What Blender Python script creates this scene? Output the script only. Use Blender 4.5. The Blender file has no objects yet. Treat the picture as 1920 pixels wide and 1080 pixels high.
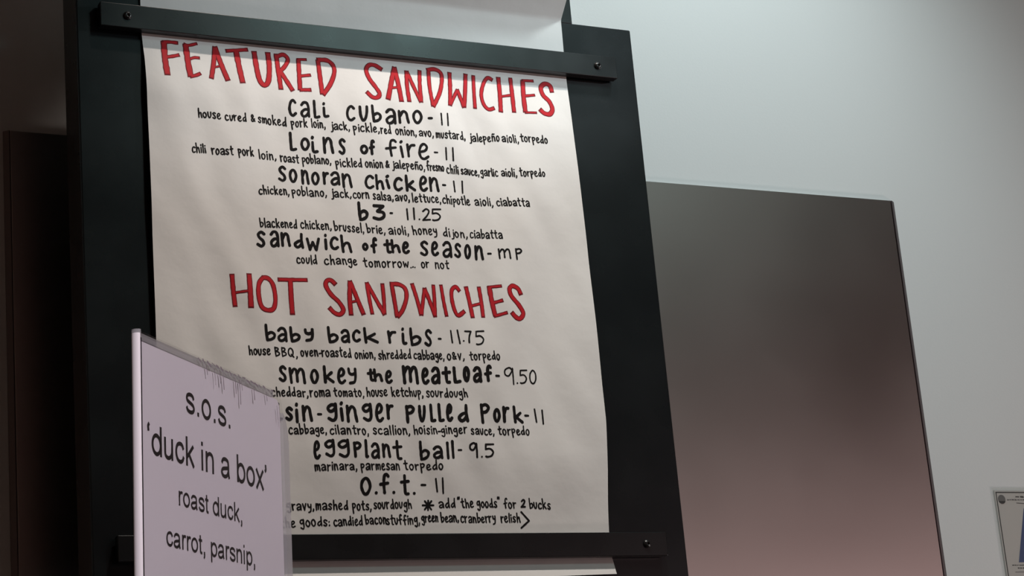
import bpy, math, random
from mathutils import Vector, Matrix, noise

scene = bpy.context.scene
col = scene.collection

# ------------------------------------------------------------------ camera
CAM = Vector((-1.57, -3.814, 1.45))
right = Vector((0.89639017, -0.43514589, -0.08445541))
up = Vector((-0.04651286, -0.28181519, 0.95834063))
fwd = Vector((0.44081881, 0.85511885, 0.27285624))
cd = bpy.data.cameras.new('camera')
cd.sensor_width = 36.0
cd.lens = 3895.38 * 36.0 / 1920.0
cam = bpy.data.objects.new('camera', cd)
cam.matrix_world = Matrix(((right.x, up.x, -fwd.x, CAM.x), (right.y, up.y, -fwd.y, CAM.y),
                           (right.z, up.z, -fwd.z, CAM.z), (0, 0, 0, 1)))
col.objects.link(cam)
scene.camera = cam

# ------------------------------------------------------------------ world, lamps, exposure
scene.view_settings.view_transform = 'Standard'
scene.view_settings.look = 'None'
scene.view_settings.gamma = 1.0
scene.view_settings.use_curve_mapping = False
scene.view_settings.exposure = 0.0
w = bpy.data.worlds.new('world')
scene.world = w
w.use_nodes = True
w.node_tree.nodes['Background'].inputs[0].default_value = (0.9, 0.95, 1.0, 1)
w.node_tree.nodes['Background'].inputs[1].default_value = 0.01


def lamp(name, kind, loc, target, power, color, size=0.3, size_y=None, spot=60, blend=0.6):
    ld = bpy.data.lights.new(name, kind)
    ld.energy = power
    ld.color = color
    if kind == 'AREA':
        ld.size = size
        if size_y:
            ld.shape = 'RECTANGLE'
            ld.size_y = size_y
    else:
        ld.shadow_soft_size = size
        if kind == 'SPOT':
            ld.spot_size = math.radians(spot)
            ld.spot_blend = blend
    o = bpy.data.objects.new(name, ld)
    o.location = loc
    o.rotation_euler = (Vector(target) - Vector(loc)).to_track_quat('-Z', 'Y').to_euler()
    col.objects.link(o)
    return o


# track spot washing the white wall right of the board, cool
lamp('wall_spot', 'SPOT', (0.86, -1.20, 4.35), (0.96, 0.0, 3.10), 80, (0.83, 0.98, 1), 0.06, spot=74, blend=1.0)
# steep track spot on the menu sheet, then an added fill from the right
lamp('menu_spot', 'SPOT', (0.10, -1.30, 4.75), (0.05, -0.26, 2.25), 210, (1, 0.88, 0.79), 0.05, spot=44, blend=0.9)
lamp('side_fill', 'SPOT', (3.0, -2.6, 3.6), (0.12, -0.26, 3.26), 300, (0.84, 0.95, 1), 0.06, spot=18, blend=0.9)
# ceiling panel over the counter
lamp('counter_panel', 'AREA', (1.25, -3.0, 4.6), (0.6, -1.2, 2.3), 12, (0.65, 1, 0.98), 0.6, 0.6)
# added pinkish area fill, low to the right behind the camera
lamp('pink_fill', 'AREA', (4.3, -5.0, 1.5), (0.5, -0.6, 2.2), 28, (1, 0.69, 0.7), 3.4, 2.0)
# added overhead fill, lights the unseen room for the steel to reflect
lamp('room_fill', 'AREA', (3.8, -4.8, 4.9), (3.8, -4.9, 0.0), 3.6, (0.9, 1, 0.95), 1.2, 1.2)
# added low fill that brightens the lower right wall
lamp('low_wall_fill', 'AREA', (3.5, -1.5, 0.7), (2.2, 0.0, 1.9), 22, (1, 0.9, 0.86), 0.6, 0.3)
# spot added as a fill to brighten the card holder
lamp('holder_fill', 'SPOT', (-1.0, -4.3, 2.7), (-1.15, -2.62, 1.72), 120, (1, 0.93, 0.98), 0.05, spot=34, blend=0.8)

# ------------------------------------------------------------------ materials (all procedural)
def mat(name, color, rough=0.6, metal=0.0, spec=0.5, vary=0.0, scale=12.0, bump=0.0, bscale=60.0, stretch=None):
    m = bpy.data.materials.new(name)
    m.use_nodes = True
    nt = m.node_tree
    b = nt.nodes['Principled BSDF']
    b.inputs['Base Color'].default_value = (*color, 1)
    b.inputs['Roughness'].default_value = rough
    b.inputs['Metallic'].default_value = metal
    b.inputs['Specular IOR Level'].default_value = spec
    tc = nt.nodes.new('ShaderNodeTexCoord')
    mp = nt.nodes.new('ShaderNodeMapping')
    nt.links.new(tc.outputs['Object'], mp.inputs['Vector'])
    if stretch:
        mp.inputs['Scale'].default_value = stretch
    if vary:
        n = nt.nodes.new('ShaderNodeTexNoise')
        n.inputs['Scale'].default_value = scale
        n.inputs['Detail'].default_value = 5
        nt.links.new(mp.outputs[0], n.inputs['Vector'])
        mx = nt.nodes.new('ShaderNodeMix')
        mx.data_type = 'RGBA'
        mx.inputs[6].default_value = (*[c * (1 - vary) for c in color], 1)
        mx.inputs[7].default_value = (*[min(1, c * (1 + vary)) for c in color], 1)
        nt.links.new(n.outputs['Fac'], mx.inputs[0])
        nt.links.new(mx.outputs[2], b.inputs['Base Color'])
        mr = nt.nodes.new('ShaderNodeMapRange')
        mr.inputs[3].default_value = max(0.02, rough - 0.08)
        mr.inputs[4].default_value = min(1, rough + 0.08)
        nt.links.new(n.outputs['Fac'], mr.inputs[0])
        nt.links.new(mr.outputs[0], b.inputs['Roughness'])
    if bump:
        n2 = nt.nodes.new('ShaderNodeTexNoise')
        n2.inputs['Scale'].default_value = bscale
        n2.inputs['Detail'].default_value = 4
        nt.links.new(mp.outputs[0], n2.inputs['Vector'])
        bp = nt.nodes.new('ShaderNodeBump')
        bp.inputs['Strength'].default_value = bump
        bp.inputs['Distance'].default_value = 0.01
        nt.links.new(n2.outputs['Fac'], bp.inputs['Height'])
        nt.links.new(bp.outputs[0], b.inputs['Normal'])
    return m


def clear_mat(name, tint, haze, haze_color, rough=0.03, refl=1.0):
    """clear acrylic: see-through with a surface reflection and a little haze"""
    m = bpy.data.materials.new(name)
    m.use_nodes = True
    nt = m.node_tree
    nt.nodes.clear()
    out = nt.nodes.new('ShaderNodeOutputMaterial')
    tr = nt.nodes.new('ShaderNodeBsdfTransparent')
    tr.inputs[0].default_value = (*tint, 1)
    df = nt.nodes.new('ShaderNodeBsdfDiffuse')
    df.inputs[0].default_value = (*haze_color, 1)
    gl = nt.nodes.new('ShaderNodeBsdfGlossy')
    gl.inputs['Roughness'].default_value = rough
    fr = nt.nodes.new('ShaderNodeFresnel')
    fr.inputs[0].default_value = 1.4
    m1 = nt.nodes.new('ShaderNodeMixShader')
    m1.inputs[0].default_value = haze
    m2 = nt.nodes.new('ShaderNodeMixShader')
    mu = nt.nodes.new('ShaderNodeMath')
    mu.operation = 'MULTIPLY'
    mu.inputs[1].default_value = refl
    nt.links.new(fr.outputs[0], mu.inputs[0])
    nt.links.new(tr.outputs[0], m1.inputs[1])
    nt.links.new(df.outputs[0], m1.inputs[2])
    nt.links.new(mu.outputs[0], m2.inputs[0])
    nt.links.new(m1.outputs[0], m2.inputs[1])
    nt.links.new(gl.outputs[0], m2.inputs[2])
    nt.links.new(m2.outputs[0], out.inputs[0])
    return m


M = dict(
    wall=mat('white_wall_paint', (0.80, 0.80, 0.79), 0.75, vary=0.015, scale=3, bump=0.05, bscale=180),
    room=mat('dining_room_paint', (0.42, 0.27, 0.24), 0.8, vary=0.05, scale=2),
    room_dark=mat('dark_brown_paint', (0.42, 0.30, 0.22), 0.8, vary=0.05, scale=2),
    ceil=mat('dark_ceiling_paint', (0.09, 0.085, 0.08), 0.85, vary=0.05, scale=2),
    floor=mat('brown_floor_tile', (0.20, 0.12, 0.09), 0.5, vary=0.15, scale=4),
    steel=mat('brushed_stainless', (0.56, 0.53, 0.50), 0.30, metal=1.0, vary=0.03, scale=2),
    steel_edge=mat('stainless_hem', (0.17, 0.14, 0.145), 0.45, metal=1.0, vary=0.05, scale=5),
    black=mat('black_board_paint', (0.006, 0.008, 0.009), 0.27, spec=0.4, vary=0.18, scale=7),
    bar=mat('black_steel_bar', (0.006, 0.007, 0.0075), 0.28, spec=0.45, vary=0.2, scale=9),
    screw=mat('black_screw', (0.012, 0.012, 0.012), 0.25, spec=0.6),
    paper=mat('white_butcher_paper', (0.74, 0.72, 0.70), 0.7, spec=0.3, vary=0.02, scale=9, bump=0.10, bscale=22),
    red=mat('red_marker', (0.47, 0.010, 0.018), 0.6, spec=0.2, vary=0.18, scale=60),
    red_edge=mat('dark_red_marker_outline', (0.17, 0.006, 0.012), 0.6, spec=0.2, vary=0.15, scale=60),
    ink=mat('black_marker', (0.006, 0.004, 0.004), 0.7, spec=0.15),
    card=mat('lavender_white_card', (0.70, 0.64, 0.69), 0.6, spec=0.3, vary=0.015, scale=14),
    print=mat('black_print', (0.008, 0.005, 0.006), 0.6, spec=0.15),
    clear=clear_mat('clear_acrylic', (0.985, 0.985, 0.985), 0.0, (0.8, 0.8, 0.82), refl=0.12),
    clear_edge=clear_mat('hazy_acrylic_edge', (0.95, 0.95, 0.96), 0.34, (0.66, 0.64, 0.66), 0.2, 0.35),
    fold=mat('frosted_acrylic_fold', (0.90, 0.84, 0.87), 0.5, spec=0.2, vary=0.03, scale=30),
    scratch=mat('grey_scratch', (0.20, 0.16, 0.18), 0.6),
    core=mat('cardboard_core', (0.20, 0.13, 0.08), 0.8, vary=0.1),
    poster=mat('notice_paper', (0.74, 0.70, 0.68), 0.6, spec=0.3, vary=0.02),
    poster_blue=mat('notice_blue_print', (0.012, 0.055, 0.24), 0.5, vary=0.15, scale=20),
    grey_print=mat('grey_print', (0.16, 0.15, 0.15), 0.6),
    sleeve=clear_mat('clear_poster_sleeve', (0.98, 0.98, 0.97), 0.05, (0.78, 0.78, 0.76), 0.08, 0.3),
    counter=mat('dark_counter_stone', (0.05, 0.045, 0.043), 0.3, vary=0.3, scale=25),
    cabinet=mat('counter_cladding', (0.25, 0.24, 0.23), 0.4, metal=0.8, vary=0.05),
    lampm=mat('lamp_housing', (0.03, 0.03, 0.03), 0.5),
)


# ------------------------------------------------------------------ builders
def mesh_obj(name, verts, faces, m, parent=None, smooth=False):
    me = bpy.data.meshes.new(name)
    me.from_pydata([tuple(v) for v in verts], [], faces)
    me.materials.append(m)
    if smooth:
        me.polygons.foreach_set('use_smooth', [True] * len(me.polygons))
    me.update()
    o = bpy.data.objects.new(name, me)
    col.objects.link(o)
    if parent:
        o.parent = parent
    return o


def empty(name, loc=(0, 0, 0)):
    o = bpy.data.objects.new(name, None)
    o.empty_display_size = 0.1
    o.location = loc
    col.objects.link(o)
    return o


def tag(o, label=None, cat=None, kind=None, group=None):
    if label:
        o['label'] = label
    if cat:
        o['category'] = cat
    if kind:
        o['kind'] = kind
    if group:
        o['group'] = group
    return o


class MB:
    def __init__(self):
        self.v, self.f = [], []

    def box(self, x0, x1, y0, y1, z0, z1):
        n = len(self.v)
        self.v += [(x, y, z) for x in (x0, x1) for y in (y0, y1) for z in (z0, z1)]
        self.f += [tuple(n + i for i in q) for q in ((0, 1, 3, 2), (4, 6, 7, 5), (0, 4, 5, 1), (2, 3, 7, 6), (0, 2, 6, 4), (1, 5, 7, 3))]
        return self

    def prism(self, pts, axis_fn, a, b):
        """closed outline pts extruded from a to b; axis_fn(p, t) -> xyz"""
        n = len(self.v)
        k = len(pts)
        self.v += [axis_fn(p, a) for p in pts] + [axis_fn(p, b) for p in pts]
        self.f.append(tuple(n + i for i in range(k - 1, -1, -1)))
        self.f.append(tuple(n + k + i for i in range(k)))
        for i in range(k):
            j = (i + 1) % k
            self.f.append((n + i, n + j, n + k + j, n + k + i))
        return self

    def build(self, name, m, parent=None, smooth=False, bevel=0.0, seg=2):
        o = mesh_obj(name, self.v, self.f, m, parent, smooth)
        if bevel:
            bv = o.modifiers.new('bevel', 'BEVEL')
            bv.width = bevel
            bv.segments = seg
            bv.limit_method = 'ANGLE'
        return o


def smooth_path(pts, step):
    """Catmull-Rom through the points"""
    if len(pts) < 3:
        a, b = pts[0], pts[-1]
        n = max(2, int((Vector(b) - Vector(a)).length / step) + 1)
        return [(a[0] + (b[0] - a[0]) * i / n, a[1] + (b[1] - a[1]) * i / n) for i in range(n + 1)]
    P = [Vector(p) for p in pts]
    closed = (P[0] - P[-1]).length < 1e-6
    res = []
    for i in range(len(P) - 1):
        p1, p2 = P[i], P[i + 1]
        p0 = P[i - 1] if i > 0 else (P[-2] if closed else p1 * 2 - p2)
        p3 = P[i + 2] if i + 2 < len(P) else (P[1] if closed else p2 * 2 - p1)
        n = max(2, int((p2 - p1).length / step) + 1)
        for k in range(n):
            t = k / n
            res.append(0.5 * ((2 * p1) + (p2 - p0) * t + (2 * p0 - 5 * p1 + 4 * p2 - p3) * t * t + (3 * p1 - p0 - 3 * p2 + p3) * t ** 3))
    res.append(P[-1])
    return [(p.x, p.y) for p in res]


def ribbon(mb, path, width, lift, surf, cap='round', wob=0.0):
    """a marker stroke: flat ribbon of the given width lying on surf(u, v, lift)"""
    n = len(path)
    if n < 2:
        return
    hw = width / 2
    base = len(mb.v)
    L = []
    for i in range(n):
        a = Vector(path[max(0, i - 1)])
        b = Vector(path[min(n - 1, i + 1)])
        t = (b - a)
        if t.length < 1e-9:
            t = Vector((1, 0))
        t.normalize()
        nn = Vector((-t.y, t.x))
        p = Vector(path[i])
        h = hw * (1 + wob * noise.noise(Vector((p.x * 0.13, p.y * 0.13, 3.1))))
        L.append((p + nn * h, p - nn * h, t, h))
    for a, b, t, h in L:
        mb.v.append(surf(a.x, a.y, lift))
        mb.v.append(surf(b.x, b.y, lift))
    for i in range(n - 1):
        k = base + 2 * i
        mb.f.append((k, k + 1, k + 3, k + 2))
    if cap == 'round':
        for i, sgn in ((0, -1), (n - 1, 1)):
            a, b, t, h = L[i]
            p = (a + b) / 2
            nn = (a - b).normalized()
            k0 = len(mb.v)
            for s in range(1, 6):
                ang = math.pi * s / 6
                q = p + nn * (h * math.cos(ang)) + t * (sgn * h * math.sin(ang))
                mb.v.append(surf(q.x, q.y, lift))
            ring = [base + 2 * i] + [k0 + s for s in range(5)] + [base + 2 * i + 1]
            if sgn > 0:
                ring.reverse()
            mb.f.append(tuple(ring))


# ------------------------------------------------------------------ handwriting: each letter is a few marker strokes
G = {
 'a': ['.06,.82 .28,1 .58,.96 .72,.66 .73,.3 .76,.02', '.7,.5 .36,.5 .06,.28 .18,.03 .48,.06 .72,.3'],
 'b': ['.05,1.65 .08,.8 .14,.02', '.1,.62 .4,.86 .64,.66 .6,.3 .38,.08 .14,.02'],
 'c': ['.6,.84 .4,1 .16,.86 .03,.5 .12,.14 .35,0 .62,.14'],
 'd': ['.58,1.55 .58,.8 .66,.02', '.58,.8 .3,.7 .05,.36 .2,.04 .42,.14 .6,.5'],
 'e': ['.08,.46 .42,.56 .54,.8 .36,1 .14,.85 .04,.45 .14,.1 .36,0 .62,.16'],
 'f': ['.62,1.48 .5,1.65 .32,1.5 .28,.8 .34,0', '.02,.74 .6,.86'],
 'g': ['.6,.84 .3,.96 .05,.66 .2,.36 .45,.46 .6,.84', '.58,1.02 .62,.3 .6,-.26 .4,-.5 .1,-.3'],
 'h': ['.05,1.6 .08,.8 .12,0', '.1,.5 .3,.86 .5,.82 .58,.4 .64,0'],
 'i': ['.08,.9 .12,0', '.08,1.28 .1,1.36'],
 'I': ['.08,.9 .1,.25 .18,.02 .42,.06', '.06,1.28 .09,1.36'],
 'j': ['.34,.95 .36,.2 .3,-.3 .05,-.36', '.34,1.3 .35,1.37'],
 'k': ['.05,1.6 .08,.8 .12,0', '.54,.96 .12,.42', '.2,.52 .66,0'],
 'l': ['.08,1.6 .1,.7 .14,0'],
 'L': ['.05,1.6 .08,.8 .12,.06', '.12,.06 .3,.04 .5,.1'],
 'm': ['.04,1 .1,0', '.08,.6 .25,.96 .4,.84 .44,.1', '.42,.6 .6,.96 .76,.84 .84,0'],
 'n': ['.05,1 .1,0', '.08,.52 .3,.96 .5,.84 .57,.4 .64,0'],
 'o': ['.3,1 .08,.8 .03,.42 .2,.02 .42,.04 .6,.45 .5,.85 .3,1'],
 'p': ['.05,1 .1,.2 .14,-.5', '.05,.9 .38,1.02 .6,.76 .42,.42 .1,.34'],
 'r': ['.05,1 .1,.4 .12,0', '.1,.52 .28,.9 .52,.94'],
 's': ['.55,.86 .34,1 .1,.84 .2,.6 .44,.4 .52,.16 .32,0 .04,.14'],
 't': ['.28,1.5 .3,.6 .36,.08 .56,.06', '.02,.98 .58,1.06'],
 'u': ['.03,1 .07,.4 .24,0 .44,.16 .55,.6 .57,1'],
 'v': ['.03,1 .28,.02', '.28,.02 .55,1'],
 'w': ['.03,1 .2,.05', '.2,.05 .4,.7', '.4,.7 .62,.02', '.62,.02 .8,1'],
 'x': ['.04,1 .55,0', '.52,1 .04,0'],
 'y': ['.05,1 .1,.6 .3,.45 .52,.58', '.55,1 .56,.2 .46,-.3 .14,-.42'],
 'ñ': ['.05,1 .1,0', '.08,.52 .3,.96 .5,.84 .57,.4 .64,0', '.1,1.3 .25,1.42 .4,1.3 .56,1.42'],
 'B': ['.06,1.5 .08,.7 .12,0', '.06,1.45 .42,1.4 .5,1.1 .1,.8', '.1,.8 .5,.68 .6,.3 .12,0'],
 'Q': ['.34,1.5 .08,1.2 .04,.5 .3,.05 .6,.4 .62,1.1 .34,1.5', '.4,.4 .74,-.06'],
 '&': ['.62,.05 .12,.8 .3,1.2 .44,.9 .06,.3 .2,0 .4,.1 .62,.5'],
 '1': ['.06,1.4 .12,0'],
 '2': ['.04,1.2 .3,1.5 .52,1.2 .35,.6 .04,.04', '.04,.04 .6,.08'],
 '3': ['.06,1.45 .6,1.4', '.6,1.4 .26,.85', '.26,.85 .6,.7 .62,.25 .36,0 .04,.14'],
 '5': ['.66,1.42 .1,1.38', '.1,1.38 .08,.85', '.08,.85 .4,.9 .62,.55 .48,.12 .2,0 .1,.04'],
 '7': ['.02,1.4 .66,1.36', '.66,1.36 .46,.7 .44,0'],
 '9': ['.6,1.2 .4,1.46 .1,1.25 .1,.85 .35,.75 .62,1.3', '.6,1.4 .64,.6 .66,0'],
 '0': ['.3,1.45 .06,1 .08,.3 .3,0 .52,.4 .52,1.1 .3,1.45'],
 '.': ['.06,0 .1,.04'],
 ',': ['.14,.12 .13,-.06 .04,-.26'],
 '-': ['.02,.44 .34,.5'],
 ':': ['.06,.04 .08,.1', '.06,.68 .08,.74'],
 '"': ['.06,1.65 .02,1.35', '.34,1.65 .30,1.35'],
 '*': ['0,.5 1,.5', '.2,.95 .8,.05', '.5,1 .5,0', '.8,.95 .2,.05'],
 '>': ['0,1 1,.45', '1,.45 .05,0'],
}
ADV = {',': .36, '.': .32, ':': .36, '-': .5, '"': .62, 'i': .44, 'l': .44, '1': .36, 'j': .58}
GL = {k: [[tuple(float(c) for c in p.split(',')) for p in s.split()] for s in v] for k, v in G.items()}


def nominal_width(ch):
    return max(p[0] for s in GL[ch] for p in s)


def adv(ch):
    return ADV.get(ch, nominal_width(ch) + 0.30)


def write_word(mb, text, x0, y0, x1, y1, xh, pen, surf, lift, rnd):
    total = sum(adv(c) for c in text) - 0.26
    ex = Vector((x1 - x0, y1 - y0)) / total
    ey = Vector((0.05, 1.0)) * xh
    ey = Vector((-0.03 * xh, xh))
    o = Vector((x0, y0))
    cur = 0.0
    for ch in text:
        jy = rnd.uniform(-.06, .06)
        js = rnd.uniform(.94, 1.08)
        sk = rnd.uniform(-.04, .04)
        for s in GL[ch]:
            pts = []
            for (px, py) in s:
                q = o + ex * (cur + px + sk * py) + ey * (py * js + jy)
                pts.append((q.x + rnd.uniform(-.025, .025) * xh, q.y + rnd.uniform(-.025, .025) * xh))
            if len(s) > 2 and s[0] == s[-1]:
                pts[-1] = pts[0]
            ribbon(mb, smooth_path(pts, 2.2), pen, lift, surf, wob=0.25)
        cur += adv(ch)


def write_boxed(mb, spec, pen, surf, lift, rnd):
    for t in spec.split('|'):
        g, n = t.split(' ')
        ox, oy, ax, ay, bx, by = (float(c) for c in n.split(','))
        S = GL[g]
        xs = [p[0] for s in S for p in s]
        ys = [p[1] for s in S for p in s]
        x0, x1, y0, y1 = min(xs), max(xs), min(ys), max(ys)
        # the box is the inked extent: pull the centre line in by half a pen
        lw = max(1e-3, math.hypot(ax, ay))
        lh = max(1e-3, math.hypot(bx, by))
        ix = min(0.45, pen / 2 / lw)
        iy = min(0.45, pen / 2 / lh)
        pn = pen
        if g == '-':
            pn = max(lh, pen * 0.72)
            ix, iy = min(0.3, pn / 4 / lw), 0.5
        for s in S:
            pts = []
            for (px, py) in s:
                u = (px - x0) / max(1e-6, x1 - x0)
                v = (py - y0) / max(1e-6, y1 - y0)
                u = ix + u * (1 - 2 * ix)
                v = iy + v * (1 - 2 * iy)
                pts.append((ox + ax * u + bx * v, oy + ay * u + by * v))
            if len(s) > 2 and s[0] == s[-1]:
                pts[-1] = pts[0]
            ribbon(mb, smooth_path(pts, 2.2), pn, lift, surf, wob=0.18)


# what is written on the sheet; millimetres from the sheet's lower left corner
HEADINGS = [
 ('FEATURED', [
  (12.6, "42.3,949.7 42,914.2 43.9,881.4"),
  (7.7, "40.1,950.2 53.3,951.6 69.2,951.4"),
  (7.7, "44.3,918.5 56.5,921.4 70.3,925.8"),
  (12.3, "85.2,949 87.8,907.4 90.5,883"),
  (6.8, "82.4,950.5 90.7,948.6 107.6,954.1"),
  (6.8, "91.2,919.2 100.7,923.6 110.9,924"),
  (7.7, "90,882 101.2,885.4 110.2,890.4"),
  (10.1, "143.7,950.1 139.3,917.2 132.6,883.9"),
  (11.0, "144.2,950.1 153.8,916.4 165.1,882.9"),
  (5.0, "138.8,906.8 151.3,911"),
  (8.3, "166.8,945.1 189.1,948.8 209.7,952.3"),
  (12.0, "186.7,946.4 190.6,910.8 194.7,880.7"),
  (11.2, "223.6,948.6 226.8,909.8 231.2,887 239.9,879 248.5,889.9 252.7,921.7 251.7,949.2"),
  (10.3, "268.9,948 270.9,909.5 273,874.8"),
  (9.4, "271,944.2 283.9,949.3 292.7,940.3 285.5,925 274.2,912.7"),
  (10.3, "274.3,913.4 285.4,894.6 296.9,874.2"),
  (9.9, "314.8,941.6 313.8,906.7 313.2,877.4"),
  (6.1, "312.5,942.3 331.2,943.8"),
  (7.1, "315,906.4 337.3,910.9"),
  (8.0, "313.2,876.7 335.3,878.8"),
  (10.0, "356,944.4 357.6,911 359.4,873.1"),
  (10.0, "355.1,945.7 375.9,946.4 388.1,935.3 388.2,918.8 377.6,894.1 361.7,871.9"),
 ]),
 ('SANDWICHES', [
  (9.7, "491.1,939 477.9,946.3 465.1,945.5 457.9,934.2 462.6,916.1 474.5,898.2 481.9,884.6 476.5,875.8 465.7,875.3 455.1,885"),
  (10.8, "520.1,945.3 508.9,908.7 499.4,874.8"),
  (10.8, "520.1,945.3 524.8,910.2 527.8,872.7"),
  (5.8, "508.3,899.5 523.7,902.4"),
  (9.3, "546,939.9 544,907.2 545.1,873.8"),
  (8.8, "546.9,939.3 558.5,906.2 570.3,874.9"),
  (8.9, "575.2,944 572,909.9 571.2,875"),
  (8.9, "595.1,946 593.4,907.1 595.9,867.7"),
  (9.4, "592.5,947.7 608.8,951 622.1,944.3 622.9,926.9 614.4,898.3 596.6,867"),
  (9.5, "642.2,946.3 640,909.2 636.1,874.5"),
  (7.9, "637.2,875.5 646.6,892.8 656.3,910.2"),
  (9.0, "656.3,910.2 662.2,891.9 667.9,874.2"),
  (9.5, "678.2,946.4 673.8,909.9 669,875"),
  (8.6, "695.6,945 693.5,909.4 692.9,874.1"),
  (8.6, "737.7,940.5 728.4,944 717.6,930.7 709.8,906 712.9,884.4 723.3,873.7 736,877.7"),
  (10.2, "753,946.4 753,907.6 751.2,871.8"),
  (9.7, "780.7,947.7 781.3,910.3 781.4,873.5"),
  (6.1, "755.3,905.4 778.8,910.5"),
  (10.8, "808.9,944.5 806.7,907.7 806.7,875.3"),
  (6.7, "807.8,945.8 833.2,947.3"),
  (6.6, "809.6,911 832.7,915.1"),
  (5.6, "805.9,873.3 831.8,874.8"),
  (10.9, "874.6,927 872,939.9 860.7,943.5 849.8,934 852.8,917 865.7,903.3 870.5,886.4 862.9,874.6 849.9,875.2 841.9,882.4"),
 ]),
 ('HOT', [
  (9.2, "153.6,489.4 155,459.4 157.1,429.2"),
  (10.6, "186.5,491 186.7,461 186.7,427.3"),
  (5.7, "157.6,454.8 184.4,458.7"),
  (9.7, "214.5,486.8 205.5,475 202.7,453 207,429.3 218.7,422.2 231.5,426.4 236.5,445.8 233.6,472 224.3,485.1 213.3,486.3"),
  (8.0, "244.9,484.4 274.4,485.4 302.6,486.8"),
  (10.7, "268.7,483.6 269,449.5 270.1,418.9"),
 ]),
 ('SANDWICHES', [
  (9.5, "358.9,480.7 351.4,487.9 343.4,487.1 340.4,477.2 349.6,459.9 364.5,445.1 372.6,429.9 365.2,420.8 354,423.6 345.1,432.7"),
  (10.0, "389,486.7 386.7,452.7 388.1,421.7"),
  (10.0, "389.5,486.7 400.8,457.8 413.9,423.9"),
  (5.4, "388.5,445.7 403.7,449.5"),
  (8.7, "426.2,487.2 429.4,454.7 432.9,425.9"),
  (8.7, "427.1,487.2 443.4,455.3 458.4,425.8"),
  (8.3, "458.7,486.5 459.7,456.1 458.7,427"),
  (8.8, "477.4,486.6 480.6,454.8 483.9,421.3"),
  (9.2, "475.1,487.1 492.4,486.9 504.7,478.4 505.7,460.4 496,435.3 485.1,421.4"),
  (8.8, "520.3,488.7 527.5,459.2 533.9,426.8"),
  (8.3, "534.9,426.8 540,453 545.8,480.4"),
  (8.9, "545.8,480.4 556.5,451.4 564.7,425.8"),
  (8.4, "565.4,488.2 565.7,456.4 564.7,425.8"),
  (8.0, "582.3,489.4 585.6,457.3 590.1,428"),
  (9.0, "623,481.4 615.9,488.8 606.1,481.5 604.5,462.7 608.9,440.2 616.2,430.2 629.7,439.2"),
  (9.5, "639.2,489.9 643.6,459.9 646.9,428.1"),
  (8.6, "667,490.8 669.2,461.1 669.8,429.5"),
  (6.6, "645.3,450.9 668.9,457.6"),
  (10.1, "688.6,491.4 691.3,462.1 695.5,432.4"),
  (6.7, "686.1,491.3 713.4,494"),
  (7.2, "693.5,458.7 713.6,464.2"),
  (7.1, "693.9,431.2 721.1,439"),
  (10.2, "755.8,479.4 750.6,490.2 738.2,495.2 730.6,487.7 734.2,473.3 749.8,455.5 758.2,439.7 749.7,428.3 740.1,430.9 732.4,439.1"),
 ]),
]
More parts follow.
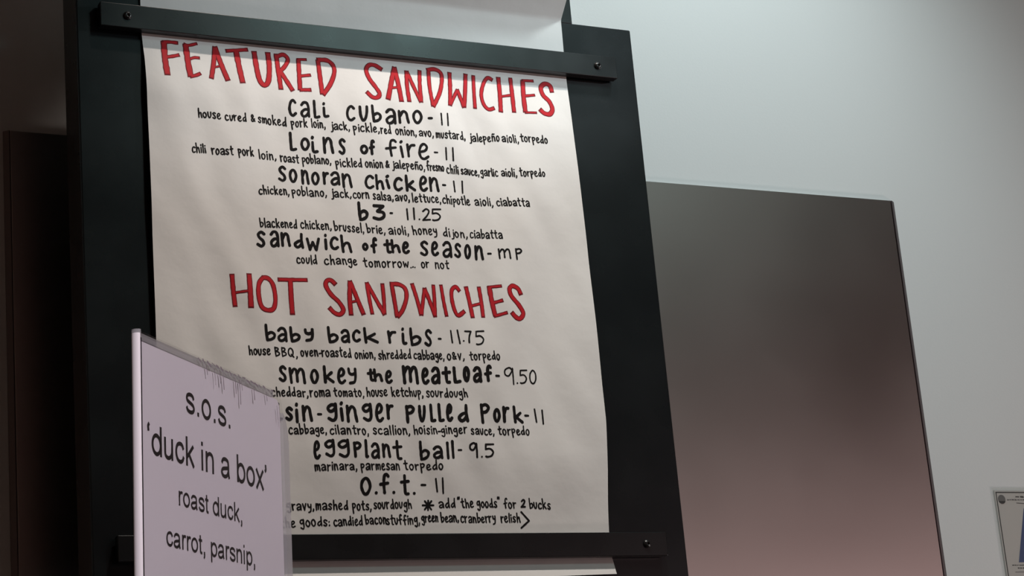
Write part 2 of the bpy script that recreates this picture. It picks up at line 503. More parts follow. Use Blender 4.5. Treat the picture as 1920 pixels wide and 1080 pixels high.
ITEMS = {
 'cali_cubano': [
  (5.5, "c 284.9,817.2,18.1,1.6,0.9,37.6|a 310.1,818.1,21.1,1.9,0.9,34.4|L 336.9,818.8,15.7,1.4,1.1,39.5|I 356.6,822.2,14.8,1.3,1,32.8|c 406.1,818.6,19.9,1.7,1.1,35"),
  (5.9, "u 432.5,819.7,20.5,1.8,1.2,34.7|b 458.8,819.6,22.8,2,1.4,39.5|a 489.6,818.8,23.9,2.1,1.3,34.9|n 516.1,822.2,25.9,2.2,1.2,30.2|o 547.7,825,22.9,2,1.3,30.3|- 582.9,837.6,8.9,0.8,0.4,4.8"),
  (3.4, "1 609.5,826.7,4.7,0.4,1.3,27.4|1 624.7,826.8,3.3,0.3,1.5,29.4"),
 ],
 'loins_of_fire': [
  (5.8, "L 283.2,747,16.7,1.3,1,40|o 306.5,750,20.1,1.6,0.7,26.9|I 328.4,746,15.9,1.3,1,36.3|n 352.7,746.8,24.2,1.9,1.1,36.4|s 385.2,747.1,15.9,1.3,1.1,35.3|o 430.6,751.8,17.8,1.4,0.7,20.3|f 448.7,750.9,13.4,1.1,1.2,33.2"),
  (5.4, "f 482.7,749.6,27,2.1,1.5,38.5|i 515,749.8,9,0.7,1.5,38.2|r 529.3,752.1,20,1.6,1.2,30|e 554.5,748.2,25,1.9,1.6,37.2|- 591.1,766.5,8.1,0.6,0.3,3.3"),
  (3.6, "1 615,753.4,4.7,0.4,1.4,28.6|1 630.2,752.9,4.6,0.4,1.5,30.3"),
 ],
 'sonoran_chicken': [
  (5.5, "s 256.1,681.2,17.7,1.3,0.8,33.8|o 278.6,681.7,17.9,1.3,0.7,28.9|n 303.6,679.7,18.2,1.3,0.8,31.7|o 325.2,681.2,17.7,1.3,0.7,27.2|r 348.3,682.9,13.7,1,0.8,27.3|a 364.5,681.8,20.6,1.5,0.9,29.6|n 387.5,678.2,23,1.6,1,31.5|c 435.4,679.3,21.1,1.5,1.1,30.5|h 457.8,679.7,20,1.4,1.2,32.9"),
  (5.9, "i 479.9,682.7,10.4,0.7,1.1,30|c 496.3,679.2,20.7,1.5,1.2,30|k 520.4,679.8,23.8,1.7,1.5,36|e 550.4,680.7,20.1,1.4,1.5,34.9|n 572.1,682.2,23.9,1.7,1.5,32.7|- 603.8,698.6,7.4,0.5,0.2,2.8"),
  (3.6, "1 627.4,686.6,5.5,0.4,1.3,25.8|1 646.5,685.6,3.7,0.3,1.4,28.2"),
 ],
 'b3': [
  (6.6, "b 415.9,612.3,23.4,1.5,1.4,41|3 447.4,615.4,27.4,1.7,1.2,34.2|- 485.3,631.1,5.9,0.4,0.3,4.6"),
  (3.6, "1 519.5,620.7,4.9,0.3,1,25.2|1 533.5,621.6,4.6,0.3,1.1,26.4|. 545.8,622.8,1.9,0.1,0.1,1.9|2 552.5,620.5,18.6,1.2,1.2,26.5|5 573,621.1,22.3,1.4,1.2,27.3"),
 ],
 'sandwich_of_the_season': [
  (5.8, "s 204.9,545.6,18.4,1.1,0.6,34.1|a 231.6,547.2,19.6,1.1,0.7,34.2|n 252.8,549.5,21.2,1.2,0.7,29.8|d 279.2,547.7,22.2,1.3,0.8,32.2|w 305.3,544.7,29.3,1.7,0.7,27.8|i 343.2,548.4,5.2,0.3,1,34.2|c 353.3,548.6,19.2,1.1,0.9,29|h 375.1,544.2,24.8,1.4,1.2,38.1|o 421.1,552.4,14.1,0.8,0.6,16.8|f 438.9,548.2,14.7,0.8,1.2,33.4|t 465.7,549.3,18.1,1,1.1,29.4|h 481,550.2,21.2,1.2,1.1,29.5|e 504.4,549.2,16.6,0.9,1.1,27.2"),
  (5.7, "s 541.9,546.7,18.7,1,1.4,33.1|e 565.9,548,17.6,1,1.4,32|a 591.1,547.1,22.5,1.2,1.6,34.4|s 617.7,548.6,16.6,0.9,1.6,32.2|o 640.8,548.7,15.5,0.9,1.6,31.1|n 662.6,546.5,20.5,1.1,1.7,32.4|- 691.5,559.7,7.9,0.4,0.3,3.7"),
  (3.7, "m 713,550.4,28.8,1.6,1.3,23.2|p 750.3,550.1,16.4,0.9,1.5,25.6"),
 ],
 'baby_back_ribs': [
  (5.7, "b 210,361.3,22.8,0.8,0.7,34.3|a 235.7,361.6,21.7,0.8,0.6,29.7|b 261.2,362.5,22.5,0.8,0.7,31.9|y 290.1,364.6,19.4,0.7,0.7,26.6|b 335,361.9,23.2,0.8,1,34.4|a 363.1,364,20.2,0.7,0.9,27.9|c 387.1,366.6,18.7,0.7,0.8,26.2|k 410.1,365.2,31.8,1.1,1.1,32.9|r 459.4,366.3,19.5,0.7,1,27.1|I 488.7,364.7,12.3,0.4,1.4,35.4|b 505,363,25.2,0.9,1.5,37.7|s 536.5,363,17.2,0.6,1.5,35.6|- 567.5,378.7,6.9,0.3,0.3,3.6"),
  (3.4, "1 593.9,372.5,6.2,0.2,1.3,27.3|1 608.2,371.6,8,0.3,1.4,29.8|. 621.5,377.3,2.4,0.1,0.2,2.3|7 624.3,373.3,15.7,0.6,1.3,26.5|5 647,369.6,20.2,0.7,1.6,31.1"),
 ],
 'smokey_the_meatloaf': [
  (5.7, "s 233.6,283.8,17.1,0.5,0.7,33|m 254.3,281.2,34.9,0.9,0.8,33|o 297.4,283.4,17.5,0.5,0.7,28.9|k 322.2,284,23,0.6,1,35.5|e 350.1,282.6,18.7,0.5,1,33.4|y 371.5,283.2,19.9,0.5,1,33.5|t 412.6,290.8,16.5,0.4,0.9,26|h 425.2,290.1,20.4,0.6,1,27.1|e 449,286.4,15.8,0.4,1,28.3"),
  (6.8, "m 483.3,286.2,36.6,1,1.5,38.3|e 525.1,287.3,18.2,0.5,1.5,35.2|a 546.4,289,20.6,0.6,1.6,35.3|t 568.9,290.7,20.8,0.6,1.6,35.4|L 592.6,291.7,18.5,0.5,1.7,35|o 614.2,295.2,15.1,0.4,1.6,32.2|a 634.4,293.5,19.9,0.5,1.7,33.4|f 657.5,295.3,18.3,0.5,1.9,35.7|- 684,306.8,8.3,0.2,0.3,3.8"),
  (3.2, "9 703.1,291.3,22.1,0.6,2,36.6|. 730.9,295,2.5,0.1,0.2,2.3|5 737.3,294.5,18.1,0.5,1.7,29.9|0 759.5,294.6,15.7,0.4,1.8,30.4"),
 ],
 'hoisin_ginger_pulled_pork': [
  (6.1, "h 179.8,211,18.4,0.3,0.6,35.2|o 203.3,211.5,16.6,0.3,0.5,26.8|I 225.2,209.8,13.1,0.2,0.7,35.3|s 242.4,209.7,16.1,0.3,0.6,28.4|i 262.3,206.2,6.9,0.1,0.9,39.7|n 275.4,209.2,22.7,0.4,0.8,32.8|- 307.8,223.7,8.2,0.2,0.1,2.1|g 325.4,210.1,21.7,0.4,1,37.3|i 351.2,210.6,8.2,0.2,1.2,39.5|n 363.2,208.7,25.3,0.5,1.1,35.3|g 396.1,211.4,22.2,0.4,1.2,37.6|e 423.4,210.8,18.7,0.3,1.4,38.8|r 446.3,216.7,15.8,0.3,1.2,31.3"),
  (6.4, "p 485.1,209.8,20.9,0.4,1.5,36.8|u 512.3,212.5,16.9,0.3,1.5,34.8|L 536.9,213.3,14.5,0.3,1.6,37.7|L 554.5,214.3,14.8,0.3,1.7,38.2|e 572.1,214.6,15.1,0.3,1.8,38.3|d 595.6,214,23.8,0.4,1.8,37.3|p 643.1,212,22,0.4,2.1,41.5|o 671.7,215.4,16.5,0.3,1.5,28.7|r 691.1,214.6,16.4,0.3,1.9,34.4|k 714.1,213.9,23.7,0.4,2.1,36.7|- 741.8,229.6,9.1,0.2,0.2,2.2"),
  (3.6, "1 761.7,216.3,7,0.1,1.8,29.7|1 778.1,212.8,5,0.1,1.9,31.3"),
 ],
 'eggplant_ball': [
  (5.6, "e 294.1,137.6,15,0.2,1,37.8|g 316.3,142.1,21.8,0.2,1,35.8|g 342.9,141.3,23.9,0.2,1.1,37|p 372.9,141.6,17.5,0.2,1,31.7|L 396.2,140.8,9,0.1,1.2,37.2|a 408.8,139.8,18.8,0.2,1.1,31.9|n 431.5,142.2,19.2,0.2,1,28.7|t 453.2,139.2,22.1,0.2,1.4,38.5|b 509.4,138.7,21.5,0.2,1.6,38.7|a 537,141.1,21.9,0.2,1.2,26.9|l 565.9,140.8,5.7,0.1,1.6,35.3|l 576.6,142,6.4,0.1,1.7,37.5|- 591.6,158.3,7.8,0.1,0.3,3.1"),
  (3.9, "9 614.7,144.1,18,0.2,1.6,31.5|. 639.3,145.7,2.9,0,0.2,2.6|5 647.2,144.9,21.4,0.2,1.5,29"),
 ],
 'o_f_t': [
  (6.0, "o 383.9,71.8,23.2,0.1,1.1,34.6|. 414.9,74.7,3.4,0,0.2,3.2|f 422.4,74,21.8,0.1,1.4,40.1|. 451.2,75.8,3.4,0,0.2,3.2|t 465.3,72,21.1,0.1,1.6,40.3|. 493.8,74.9,3,0,0.2,2.1|- 510.6,90.6,9.7,0,0.2,3"),
  (3.4, "1 538.1,77.6,6.2,0,1.2,27.7|1 551.5,74.4,4.8,0,1.4,32.1"),
 ],
}
LINES = [
 'house 101.7,799.5,146.4,800|cured 155.2,798.5,197.2,798.8|& 207.4,800.8,215.3,800.3|smoked 222,799.8,279.8,797.9|pork 290,797.1,323.6,800|loin, 332.8,800.8,360.7,800.9|jack, 373.4,798.9,410.9,800.5|pickle, 420,798.5,473,800.6|red 477.5,798,500.1,799.9|onion, 510.4,799.5,553.2,800.3|avo, 560.5,800.2,591.3,801.6|mustard, 597.8,800.2,663.7,802.4|jalepeño 675.5,800.2,741.5,805.2|aioli, 747.3,804.9,783.3,805|torpedo 789.4,807.9,850.3,808.5',
 'chili 86.1,726.9,113.9,729.1|roast 125.5,726.7,167.5,728.4|pork 177.5,729,209.3,729.9|loin, 219.9,726.2,253.7,726.6|roast 263.8,724.7,301.7,723.1|poblano, 309.3,724.1,367.5,727|pickled 378.4,722.5,432.8,725.1|onion 440.6,725.7,477.3,726.1|& 483.3,727.5,490.5,727.6|jalepeño, 497.1,727.2,565.7,728.2|fresno 571.8,728.6,610.1,729.6|chili 616.7,726.8,642.9,726.9|sauce, 648.6,727.3,688.2,727|garlic 693.3,728.3,731.3,729.4|aioli, 739.6,729.8,771.6,730|torpedo 778.8,731.1,836.9,734.2',
 'chicken, 216,653.8,276.1,656.4|poblano, 283.6,656.3,353.9,659.6|jack, 365,659.2,404.5,660.1|corn 410.2,659.4,443.6,661.2|salsa, 452,660,493.8,660.1|avo, 499.3,660,527.9,660.8|lettuce, 535,659,595.9,661.2|chipotle 601.5,661.1,663.3,663|aioli, 674.4,663.3,712.8,664|ciabatta 722.4,664.6,794.7,667.3',
 'blackened 214.4,587.4,288.9,589.8|chicken, 297.6,590.3,358.6,591.9|brussel, 366,590.1,426.6,589.3|brie, 434.4,590.9,471.1,590.1|aioli, 480.1,589.5,520.8,590.4|honey 531.2,592.2,582.2,594.1|dijon, 596.8,592.7,649.6,593.1|ciabatta 657.7,593.6,727.5,595.9',
 'could 284.3,519.3,325.5,520.4|change 340.9,520.1,408.1,522.6|tomorrow... 422.5,520,528.7,523.4|or 543.2,523.5,559.2,523.9|not 573.1,523.9,603.7,525.1',
 'house 178.1,334.7,220,335.6|BBQ, 229.4,334.2,274,334.6|oven-roasted 282.6,337,383,336.6|onion, 391.5,335.2,431.7,337.6|shredded 439.6,335.4,506.3,338.2|cabbage, 512.9,338,577.1,339.4|o&v, 585.4,339.7,619.4,341.2|torpedo 632,339.6,696.7,341.7',
 'cheddar, 218.1,257,290.4,258.1|roma 295.5,258.2,335,259.2|tomato, 342.4,259.4,402.8,260.8|house 410.3,262.1,452,263.1|ketchup, 460.7,262.6,525.7,263.7|sourdough 534.4,264,621.2,265.4',
 'cabbage, 249.1,185.7,322.4,187.9|cilantro, 330.8,187.4,406.4,186.9|scallion, 417.4,187.9,492.3,189.1|hoisin-ginger 502.3,190.1,613,192.9|sauce, 621.9,191.1,670.6,190.5|torpedo 681,191.4,748.1,191.7',
 'marinara, 296.5,117.2,378.1,119.6|parmesan 387.7,119,467.5,120.7|torpedo 477.4,120.8,556.5,121.4',
 'gravy, 238.8,44.8,290.2,44.5|mashed 295.3,44.8,358.5,45.1|pots, 368,43.7,404.2,44.5|sourdough 410.7,47.2,488.2,47.2|add 545.4,48.9,578.4,48.9|"the 585.4,48.9,617.6,49.5|goods" 625.3,48.9,672.7,49.5|for 682.1,47.8,707.7,47.8|bucks 737.2,46.7,782.5,45.6',
 'the 225,11.9,253.1,12.2|goods: 262.9,14.2,320.8,15|candied 329.5,14.6,386.6,16.4|bacon 392.9,17.4,434.9,17.7|stuffing, 435.4,16.2,501.9,18.1|green 507.4,21.3,541.3,21.6|bean, 547.7,21.1,583.1,22.5|cranberry 588.8,20.4,661.8,20.8|relish 673.6,20.1,714.8,21',
]
EXTRAS = [
 (9, 3.7, "* 508.4,42.5,26.2,-0,1.7,21.3"),
 (9, 3.7, "2 717.3,48,11.6,-0,1.7,17.5"),
 (10, 3.7, "> 713.4,7.4,21.1,-0.1,3.3,34.5"),
]

# ------------------------------------------------------------------ the room
def structure(name, m, *b, label=None):
    o = MB().box(*b).build(name, m)
    return tag(o, label, None, 'structure')


X0, X1, Y0, ZC = -3.0, 6.0, -7.0, 5.2
structure('wall_back', M['wall'], X0, X1, 0.0, 0.15, 0, ZC)
structure('wall_front', M['room'], X0, X1, Y0 - 0.15, Y0, 0, ZC)
structure('wall_left', M['room_dark'], X0 - 0.15, X0, Y0, 0.0, 0, ZC)
structure('wall_right', M['room'], X1, X1 + 0.15, Y0, 0.0, 0, ZC)
structure('floor', M['floor'], X0, X1, Y0, 0.0, -0.1, 0)
structure('ceiling', M['ceil'], X0, X1, Y0, 0.0, ZC, ZC + 0.1)

# ------------------------------------------------------------------ stainless sheet on the wall
PX0, PX1, PZ0, PZ1, PT = -0.688, 1.442, 0.95, 2.932, 0.012
sp = empty('stainless_wall_panel', ((PX0 + PX1) / 2, 0, PZ0))
tag(sp, 'large brushed stainless steel sheet fixed flat on the wall behind the menu board', 'wall panel')


def local(o, p):
    return (p[0] - o.location.x, p[1] - o.location.y, p[2] - o.location.z)


def lbox(mb, o, x0, x1, y0, y1, z0, z1):
    a, b = local(o, (x0, y0, z0)), local(o, (x1, y1, z1))
    return mb.box(a[0], b[0], a[1], b[1], a[2], b[2])


lbox(MB(), sp, PX0 + .012, PX1 - 0.0155, -PT, -0.0005, PZ0, PZ1).build('sheet', M['steel'], sp, bevel=0.001)
hem = MB()
hem.prism([(PX1 - 0.0154, -0.0005), (PX1 - 0.0154, -0.002), (PX1 - 0.0135, -0.002), (PX1 - 0.0135, -PT), (PX1 - 0.0115, -PT), (PX1, -0.004), (PX1, -0.0005)],
          lambda p, t: local(sp, (p[0], p[1], t)), PZ0, PZ1)
hem.build('folded_edge', M['steel_edge'], sp)
hem = MB()
hem.prism([(PX0 + 0.0115, -0.0005), (PX0, -0.0005), (PX0, -0.004), (PX0 + 0.0095, -PT), (PX0 + 0.0115, -PT)],
          lambda p, t: local(sp, (p[0], p[1], t)), PZ0, PZ1)
hem.build('folded_edge', M['steel_edge'], sp)

# ------------------------------------------------------------------ menu board
BX0, BX1, BZ0, BZ1 = -0.605, 0.604, 1.93, 3.181
YP = -0.260           # plane of the paper
BF, BB = -0.256, -0.161
board = empty('menu_board', (0, BB, BZ0))
tag(board, 'tall black painted menu board with two screwed clamp bars, holding the handwritten paper sheet', 'menu board')
lbox(MB(), board, BX0, BX1, BF, BB, BZ0, BZ1).build('board_panel', M['black'], board, bevel=0.003)
for (z0, z1) in ((3.054, 3.102), (2.039, 2.086)):
    bar = lbox(MB(), board, -0.565, 0.546, YP - 0.0205, YP - 0.0012, z0, z1).build('clamp_bar', M['bar'], board, bevel=0.0012)
    for sx in (-0.513, 0.500):
        s = MB()
        c = local(board, (sx, YP - 0.0205, (z0 + z1) / 2))
        prof = [(0.0082, 0.0), (0.0082, 0.0018), (0.0070, 0.0040), (0.0046, 0.0054), (0.0034, 0.0056), (0.0034, 0.0022), (0.0, 0.0022)]
        N = 20
        for (rr, hh) in prof:
            for k in range(N):
                a = 2 * math.pi * k / N
                s.v.append((c[0] + rr * math.cos(a), c[1] - hh, c[2] + rr * math.sin(a)))
        for i in range(len(prof) - 1):
            for k in range(N):
                j = (k + 1) % N
                s.f.append((i * N + k, i * N + j, (i + 1) * N + j, (i + 1) * N + k))
        s.build('screw', M['screw'], bar, smooth=True)
# arms that carry the paper roll, and the brackets behind the board
RX0, RX1, RR, RYC, RZC = -0.480, 0.432, 0.055, YP - 0.7071 * 0.22 + 0.0389, 3.181 + 0.7071 * 0.22 + 0.0389
for ax0, lug in ((-0.530, -0.513), (0.436, 0.4365)):
    a = MB()
    lbox(a, board, ax0, ax0 + 0.027, -0.2555, -0.2405, BZ1 - 0.0005, RZC + 0.024)
    arm = a.build('roll_arm', M['bar'], board, bevel=0.001)
    a = MB()
    lbox(a, board, lug, lug + 0.009, RYC - 0.02, -0.2556, RZC - 0.016, RZC + 0.024)
    a.build('axle_lug', M['bar'], arm, bevel=0.001)
ax = MB()
ax.prism([(RYC + 0.008 * math.cos(2 * math.pi * k / 14), RZC + 0.008 * math.sin(2 * math.pi * k / 14)) for k in range(14)],
         lambda p, t: local(board, (t, p[0], p[1])), -0.510, 0.4435)
ax.build('roll_axle', M['bar'], board)
for bx in (-0.38, 0.36):
    b = MB()
    lbox(b, board, bx - 0.02, bx + 0.02, BB - 0.0005, -0.0125, 2.30, 2.34)
    b.build('wall_bracket', M['bar'], board)

# ------------------------------------------------------------------ paper sheet with the handwriting
SX, SZ = -0.480, 2.090
prof_r = [(-95, 909), (-45, 909), (3, 909), (60, 912), (124, 917), (224, 922), (390, 920), (588, 918), (733, 915), (850, 913), (958, 913), (1100, 913), (1400, 913)]
prof_l = [(-95, 1), (0, 1), (377, 2.2), (560, 2.3), (761, 2.7), (912, 2.1), (969, -1), (1023, -1), (1400, -1)]


def lerp_prof(pr, v):
    for (a, x), (b, y) in zip(pr, pr[1:]):
        if v <= b:
            return x + (y - x) * max(0.0, min(1.0, (v - a) / (b - a)))
    return pr[-1][1]


def paper_h(u, v):
    """how far the sheet stands off its plane towards the room, metres"""
    if v < -45:
        t = min(1.0, (-45 - v) / 10.0)
        return 0.0003 + 0.00036 * (-45 - v) * t
    win = 0.0
    if 0 < v < 965:
        win = min(1.0, v / 160.0, (965 - v) / 130.0)
        win = win * win * (3 - 2 * win)
    if v > 1015:
        win = min(1.0, (v - 1015) / 80) * 0.25
    # soft folds that run slightly slanted down the sheet, plus shallow dents
    a = noise.noise(Vector(((u - 0.22 * v) * 0.0105, v * 0.0022, 1.7)))
    b = noise.noise(Vector(((u + 0.35 * v) * 0.016, v * 0.006, 7.2)))
    c = noise.noise(Vector((u * 0.004, v * 0.004, 4.4)))
    edge = max(0.0, 1 - min(u, 913 - u) / 120.0)
    return 0.0003 + win * max(0.0002, 0.0066 + 0.0060 * a + 0.0034 * b + 0.0026 * c + 0.0024 * edge * edge)


def on_sheet(u, v, lift):
    if v > 1091:      # above the board the sheet leans out towards the roll
        q = (v - 1091) * 0.7071
        return (SX + u / 1000 - sheet.location.x, YP - 0.0003 - q / 1000 - sheet.location.y, SZ + (1091 + q) / 1000 - sheet.location.z)
    return (SX + u / 1000 - sheet.location.x, YP - paper_h(u, v) - lift - sheet.location.y, SZ + v / 1000 - sheet.location.z)


sheet = empty('menu_sheet', (0.0, YP, 1.995))
tag(sheet, 'white butcher paper sheet with red and black handwritten sandwich menu clamped on the black board', 'menu sheet')
mb = MB()
VS = [-85 + 2.0 * i for i in range(20)] + [-45 + 6.0 * i for i in range(int((1311 + 45) / 6) + 1)]
NU = 150
for v in VS:
    l, r = lerp_prof(prof_l, v), lerp_prof(prof_r, v)
    for i in range(NU + 1):
        t = i / NU
        u = l + (r - l) * t
        vv = v
        if v < -60:   # torn lower edge runs a little lower to the left
            vv = v - (1 - t) * 14 * (-60 - v) / 19
        mb.v.append(on_sheet(u, vv, 0.0))
for j in range(len(VS) - 1):
    for i in range(NU):
        k = j * (NU + 1) + i
        mb.f.append((k, k + 1, k + NU + 2, k + NU + 1))
paper_sheet = mb.build('paper_sheet', M['paper'], sheet, smooth=True)
# the roll: a spiral of paper round a cardboard core
mb = MB()
N = 48
ring = []
for (rr, xx) in ((RR, RX0), (RR, RX1), (0.021, RX1), (0.021, RX0)):
    ring.append([(xx, RYC + rr * math.cos(2 * math.pi * k / N), RZC + rr * math.sin(2 * math.pi * k / N)) for k in range(N)])
for rg in ring:
    mb.v += [local(sheet, p) for p in rg]
for i in range(4):
    for k in range(N):
        j, q = (k + 1) % N, (i + 1) % 4
        mb.f.append((i * N + k, i * N + j, q * N + j, q * N + k))
roll = mb.build('paper_roll', M['paper'], sheet, bevel=0.0)
for p in roll.data.polygons:
    p.use_smooth = len(p.vertices) == 4 and abs(p.normal.x) < 0.5
mb = MB()
ring = []
for (rr, xx) in ((0.0208, RX0 - .002), (0.0208, RX1 + .002), (0.017, RX1 + .002), (0.017, RX0 - .002)):
    ring.append([(xx, RYC + rr * math.cos(2 * math.pi * k / N), RZC + rr * math.sin(2 * math.pi * k / N)) for k in range(N)])
for rg in ring:
    mb.v += [local(sheet, p) for p in rg]
for i in range(4):
    for k in range(N):
        j, q = (k + 1) % N, (i + 1) % 4
        mb.f.append((i * N + k, i * N + j, q * N + j, q * N + k))
mb.build('roll_core', M['core'], roll)

rnd = random.Random(11)
for name, strokes in HEADINGS:
    edge, fill = MB(), MB()
    for wd, pts in strokes:
        P = [tuple(float(c) for c in p.split(',')) for p in pts.split()]
        if P[0] != P[-1]:
            # blunt marker ends
            for a, b in ((0, 1), (-1, -2)):
                d = (Vector(P[a]) - Vector(P[b])).normalized() * wd * 0.22
                P[a] = (P[a][0] + d.x, P[a][1] + d.y)
        path = smooth_path(P, 3.0)
        ribbon(edge, path, wd, 0.0003, on_sheet, 'flat', wob=0.14)
        if P[0] != P[-1]:
            path = path[1:-1] if len(path) > 6 else path
        ribbon(fill, path, wd - 3.2, 0.0006, on_sheet, 'flat', wob=0.20)
    o = edge.build('heading_outline', M['red_edge'], paper_sheet)
    tag(o, 'dark red marker outline of the word ' + name)
    o = fill.build('heading_lettering', M['red'], paper_sheet)
    tag(o, 'red marker heading ' + name)
for name, runs in ITEMS.items():
    for pen, spec in runs:
        words, last = [], None
        for t in spec.split('|'):
            n = [float(c) for c in t.split(' ')[1].split(',')]
            if last is None or n[0] - last > 9.0:
                words.append([])
            words[-1].append(t)
            last = n[0] + n[2]
        for wd in words:
            mb = MB()
            write_boxed(mb, '|'.join(wd), pen, on_sheet, 0.0004, rnd)
            mb.build('item_lettering', M['ink'], paper_sheet)
for i, line in enumerate(LINES):
    for t in line.split('|'):
        mb = MB()
        word, n = t.split(' ')
        x0, y0, x1, y1 = (float(c) for c in n.split(','))
        xh = 11.0
        write_word(mb, word, x0, y0, x1, y1, xh, 2.8, on_sheet, 0.0004, rnd)
        mb.build('ingredient_lettering', M['ink'], paper_sheet)
for (k, pen, spec) in EXTRAS:
    mb = MB()
    write_boxed(mb, spec, pen, on_sheet, 0.0004, rnd)
    mb.build('ingredient_lettering', M['ink'], paper_sheet)

# ------------------------------------------------------------------ notice on the wall, lower right
post = empty('wall_notice', (1.78, -0.001, 1.80))
tag(post, 'white notice with black border and blue picture at lower right of the wall', 'notice')
NX0, NX1, NZ0, NZ1 = 1.620, 1.940, 1.790, 2.2262
lbox(MB(), post, NX0 - 0.0035, NX1 + 0.004, -0.0018, -0.0008, NZ0 - 0.004, NZ1 + 0.003).build('notice_paper', M['poster'], post)
bd = MB()
t = 0.0022
for b in ((NX0, NX0 + t, NZ0, NZ1), (NX1 - t, NX1, NZ0, NZ1), (NX0 + t, NX1 - t, NZ1 - t, NZ1), (NX0 + t, NX1 - t, NZ0, NZ0 + t)):
    lbox(bd, post, b[0], b[1], -0.0023, -0.0017, b[2], b[3])
bd.build('border_line', M['print'], post)
lbox(MB(), post, 1.6105, 1.955, -0.0036, -0.0031, 1.775, 2.2358).build('clear_sleeve', M['sleeve'], post)


def on_notice(u, v, lift):
    return local(post, (u / 1000, -0.0019 - lift, v / 1000))


mb = MB()
mb.prism([(1.6352 + .0108 * math.cos(2 * math.pi * k / 32), 2.2085 + .0108 * math.sin(2 * math.pi * k / 32)) for k in range(32)],
         lambda p, tt: local(post, (p[0], tt, p[1])), -0.0023, -0.0017)
em = mb.build('round_emblem', M['grey_print'], post)
mb = MB()
mb.prism([(1.6352 + .0108 * math.cos(math.pi * (1 + k / 16)), 2.2085 + .0108 * math.sin(math.pi * (1.0 + k / 16)) * 1.0) for k in range(17)][2:15],
         lambda p, tt: local(post, (p[0], tt, p[1])), -0.0027, -0.0022)
mb.build('emblem_band', M['print'], em)
pb = MB()
pb.prism([(1.6965, 2.187), (1.658, 2.0595), (1.900, 2.0595), (1.900, 2.187)], lambda p, tt: local(post, (p[0], tt, p[1])), -0.0023, -0.0017)
pb.build('blue_picture', M['poster_blue'], post)
rn = random.Random(5)
for (m, xa, xb, z, pen, w0, w1, gap) in (('print', 1.677, 1.86, 2.2145, 3.2, .006, .013, .002), ('grey_print', 1.651, 1.88, 2.2074, 3.0, .004, .008, .0013),
                                         ('print', 1.637, 1.672, 2.0530, 1.8, .003, .006, .0012), ('print', 1.652, 1.90, 2.0462, 2.2, .004, .009, .0015)):
    mb = MB()
    x = xa
    while x < xb:
        ww = rn.uniform(w0, w1)
        ribbon(mb, smooth_path([(x * 1000, z * 1000 + rn.uniform(-.3, .3)), ((x + ww) * 1000, z * 1000 + rn.uniform(-.3, .3))], 1.0), pen, 0.0002, on_notice, 'flat', wob=0.6)
        x += ww + gap * rn.uniform(.8, 1.6)
    mb.build('notice_print', M[m], post)
for pts, pen in (([(1677, 2200), (1700, 2198.6), (1860, 2198.5)], 1.6), ([(1643, 2036.8), (1900, 2036.8)], 1.1)):
    mb = MB()
    ribbon(mb, pts, pen, 0.0002, on_notice, 'flat')
    mb.build('printed_rule', M['print'], post)

# ------------------------------------------------------------------ acrylic sign holder with the printed card
H = Vector((0.68109177, 0.73199043, 0.01743572))
U = Vector((0.01332488, -0.03620022, 0.99925572))
Nn = H.cross(U).normalized()
SC = 1.24 / 1.3
OR = CAM + Vector((0.36596853, 1.22143193, 0.34525405)) * SC
BOT = -0.272          # foot of the holder below its upper left corner
base_pt = OR + H * 0.11 + U * BOT


def sign_frame(name):
    o = empty(name, base_pt)
    o.rotation_euler = Matrix(((H.x, -Nn.x, U.x), (H.y, -Nn.y, U.y), (H.z, -Nn.z, U.z))).to_euler()
    return o


def sg(h, d, u):
    """holder coordinates: h along the face, d depth behind the face, u up (metres from the upper left corner)"""
    return (h - 0.11, d, u - BOT)


holder = sign_frame('sign_holder')
tag(holder, 'clear acrylic sign holder standing in front of the menu board, holding a printed card', 'sign holder')
SW, ST = 0.2252, 0.0036


def face_outline(x0, x1, top, r=0.013):
    pts = [(x0, BOT + 0.002), (x1, BOT + 0.002), (x1, top - r * 1.25)]
    for k in range(1, 7):
        a = math.pi / 2 * k / 7
        pts.append((x1 - r + r * math.cos(a), top - r * 1.25 + r * 1.25 * math.sin(a)))
    return pts + [(x1 - r, top), (x0, top)]


mb = MB()
mb.prism(face_outline(0.0005, 0.2160, ST), lambda p, t: sg(p[0], t, p[1]), 0.0, 0.0013)
mb.build('front_sheet', M['clear'], holder)
mb = MB()
mb.prism(face_outline(0.0005, 0.2160, ST - 0.001), lambda p, t: sg(p[0], t, p[1]), 0.0045, 0.0058)
mb.build('rear_sheet', M['clear'], holder)
# sealed right edge and the lip above the card
mb = MB()
mb.prism([(0.2161, BOT + .002), (SW, BOT + .002), (SW, -0.030), (0.2235, -0.020), (0.2205, -0.0135), (0.2161, -0.0100)], lambda p, t: sg(p[0], t, p[1]), 0.0002, 0.0056)
mb.build('sealed_edge', M['clear_edge'], holder)
mb = MB()
mb.prism([(0.0008, ST - 0.0046), (0.203, ST - 0.0046), (0.203, ST - 0.0004), (0.0008, ST - 0.0004)], lambda p, t: sg(p[0], t, p[1]), 0.0016, 0.0042)
mb.build('top_lip', M['clear_edge'], holder)
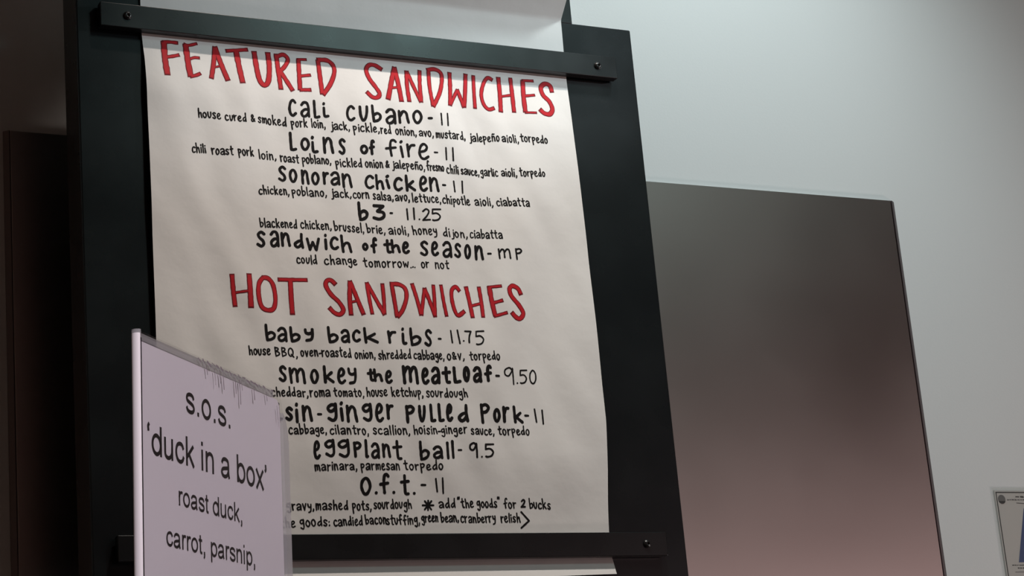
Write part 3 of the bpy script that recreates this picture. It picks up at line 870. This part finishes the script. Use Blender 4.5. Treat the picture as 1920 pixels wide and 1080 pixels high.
# closed fold on the left, pale along its length
mb = MB()
fo = [(0.0, 0.0)] + [(0.0003 - 0.0020 * math.sin(math.pi * k / 10), 0.0029 - 0.0029 * math.cos(math.pi * k / 10)) for k in range(1, 10)] + [(0.0, 0.0058)]
mb.prism(fo, lambda p, t: sg(p[0], p[1], t), BOT + .002, ST - 0.0012)
fold = mb.build('side_fold', M['fold'], holder, smooth=False)
mb = MB()
mb.prism([(0.0001, -0.0003), (0.0010, -0.0003), (0.0010, 0.0), (0.0001, 0.0)], lambda p, t: sg(p[0], p[1], t), BOT + .002, ST - 0.004)
mb.build('fold_crease', M['print'], holder)
# fold curl at the upper corner
mb = MB()
mb.prism([(0.0006 + 0.0022 * math.cos(2 * math.pi * k / 16), 0.0029 + 0.0029 * math.sin(2 * math.pi * k / 16)) for k in range(16)],
         lambda p, t: sg(p[0], p[1], t), ST - 0.0012, ST + 0.0012)
mb.build('corner_curl', M['clear_edge'], holder)
# foot plate
mb = MB()
mb.prism([(0.0, -0.035), (0.2252, -0.035), (0.2252, 0.040), (0.0, 0.040)], lambda p, t: sg(p[0], p[1], t), BOT - 0.001, BOT + 0.002)
mb.build('foot_plate', M['clear'], holder)


def on_front(h, u, lift):
    return sg(h / 1000, -0.0001 - lift, u / 1000)


mb = MB()
for (h, l, wd) in ((92, 8, .9), (104, 15, .8), (112, 11, 1.1), (117, 16, .9), (136, 15, 1.0), (143, 24, 1.1), (146, 9, .7), (166, 13, 1.2), (187, 9, .8), (205, 14, .6), (209, 17, .6)):
    y0 = -0.5 if h < 200 else -7
    ribbon(mb, smooth_path([(h, y0), (h + .8, y0 - l * .35), (h + 1.3, y0 - l * .65)], 2), wd, 0.0001, on_front, wob=.6)
for k in range(18):
    h = 80 + k * 6.8
    ribbon(mb, smooth_path([(h, 2.4 + rn.uniform(-.6, .6)), (h + rn.uniform(2.5, 6.5), 2.0 + rn.uniform(-1.6, .8))], 2), rn.uniform(.5, 1.5), 0.0001, on_front, wob=.6)
tag(mb.build('scratches', M['scratch'], holder), 'dark scuffs along the top edge')

card = sign_frame('printed_card')
tag(card, "lavender white card printed s.o.s. 'duck in a box' inside the acrylic holder", 'card')
mb = MB()
mb.prism(face_outline(0.0014, 0.2152, -0.0014, 0.006), lambda p, t: sg(p[0], t, p[1]), 0.0022, 0.0030)
sheet_card = mb.build('card_sheet', M['card'], card)

# plain sans letters drawn as even strokes, em units
def ell(cx, cy, rx, ry, n=20):
    return ' '.join('%.3f,%.3f' % (cx + rx * math.cos(2 * math.pi * k / n), cy + ry * math.sin(2 * math.pi * k / n)) for k in range(n + 1))


A = {
 's': (.5, ['.425,.365 .375,.45 .26,.478 .14,.45 .09,.38 .13,.31 .26,.268 .39,.22 .43,.14 .38,.065 .26,.038 .13,.07 .075,.155']),
 'o': (.556, [ell(.278, .26, .198, .22)]),
 '.': (.278, ['.14,0 .14,.1']),
 '<': (.222, ['.155,.716 .105,.65 .11,.58 .115,.53']),
 '>': (.222, ['.06,.51 .115,.57 .11,.65 .108,.7']),
 'd': (.556, [ell(.265, .26, .19, .22), '.465,0 .465,.716']),
 'u': (.556, ['.11,.519 .11,.2 .13,.09 .23,.037 .34,.06 .43,.16 .445,.3', '.447,0 .447,.519']),
 'c': (.5, ['.445,.355 .385,.45 .27,.478 .14,.42 .085,.26 .14,.1 .27,.04 .39,.08 .455,.185']),
 'k': (.5, ['.11,0 .11,.716', '.44,.519 .11,.2', '.21,.3 .46,0']),
 'i': (.222, ['.11,0 .11,.519', '.11,.616 .11,.716']),
 'n': (.556, ['.11,0 .11,.519', '.11,.28 .15,.41 .27,.477 .39,.45 .442,.35 .445,.2 .445,0']),
 'a': (.556, ['.085,.36 .14,.45 .27,.48 .4,.44 .43,.34 .43,.14 .47,.005', '.43,.27 .3,.252 .13,.215 .075,.14 .125,.06 .23,.035 .35,.075 .43,.18']),
 'b': (.556, ['.11,0 .11,.716', ell(.3, .26, .19, .22)]),
 'x': (.5, ['.05,.519 .45,0', '.45,.519 .05,0']),
 'r': (.333, ['.11,0 .11,.519', '.11,.28 .15,.41 .23,.478 .335,.462']),
 't': (.278, ['.135,.66 .135,.14 .16,.05 .26,.04', '.02,.478 .26,.478']),
 ',': (.278, ['.14,.1 .14,0', '.15,.03 .145,-.06 .105,-.135']),
 'p': (.556, ['.11,-.21 .11,.519', ell(.3, .26, .19, .22)]),
 ' ': (.278, []),
}


def on_card(h, u, lift):
    return sg(h / 1000, 0.0021 - lift, u / 1000)


CARD_LINES = [
    ('s.o.s.', 64.3, 134.5, -34.6, 25.5),
    ('<duck in a box>', 10.0, 191.0, -68.3, 25.7),
    ('roast duck,', 51.8, 148.7, -94.6, 17.4),
    ('carrot, parsnip,', 34.3, 167.7, -121.2, 17.6),
]

for (text, x0, x1, y, em) in CARD_LINES:
    adv_t = sum(A[c][0] for c in text)
    sx = (x1 - x0) / adv_t
    cur = x0
    mb = MB()
    for ch in text:
        a, strokes = A[ch]
        for s in strokes:
            P = [tuple(float(c) for c in p.split(',')) for p in s.split()]
            P = [(cur + p[0] * sx, y + p[1] * em) for p in P]
            ribbon(mb, smooth_path(P, 0.7), em * 0.096, 0.0001, on_card, 'flat')
        cur += a * sx
    mb.build('printed_line', M['print'], sheet_card)

# ------------------------------------------------------------------ counter that carries the holder (below the picture)
cz = min((OR + H * h + U * (BOT - 0.001) - Nn * d).z for h in (0, 0.2252) for d in (-0.035, 0.040)) - 0.0004
ctr = empty('counter', (-1.0, -2.62, 0.0))
tag(ctr, 'service counter with dark top under the acrylic sign holder', 'counter')
lbox(MB(), ctr, -2.2, 0.4, -2.98, -2.30, cz - 0.04, cz).build('counter_top', M['counter'], ctr, bevel=0.004)
lbox(MB(), ctr, -2.15, 0.35, -2.90, -2.36, 0.0, cz - 0.0405).build('counter_body', M['cabinet'], ctr)
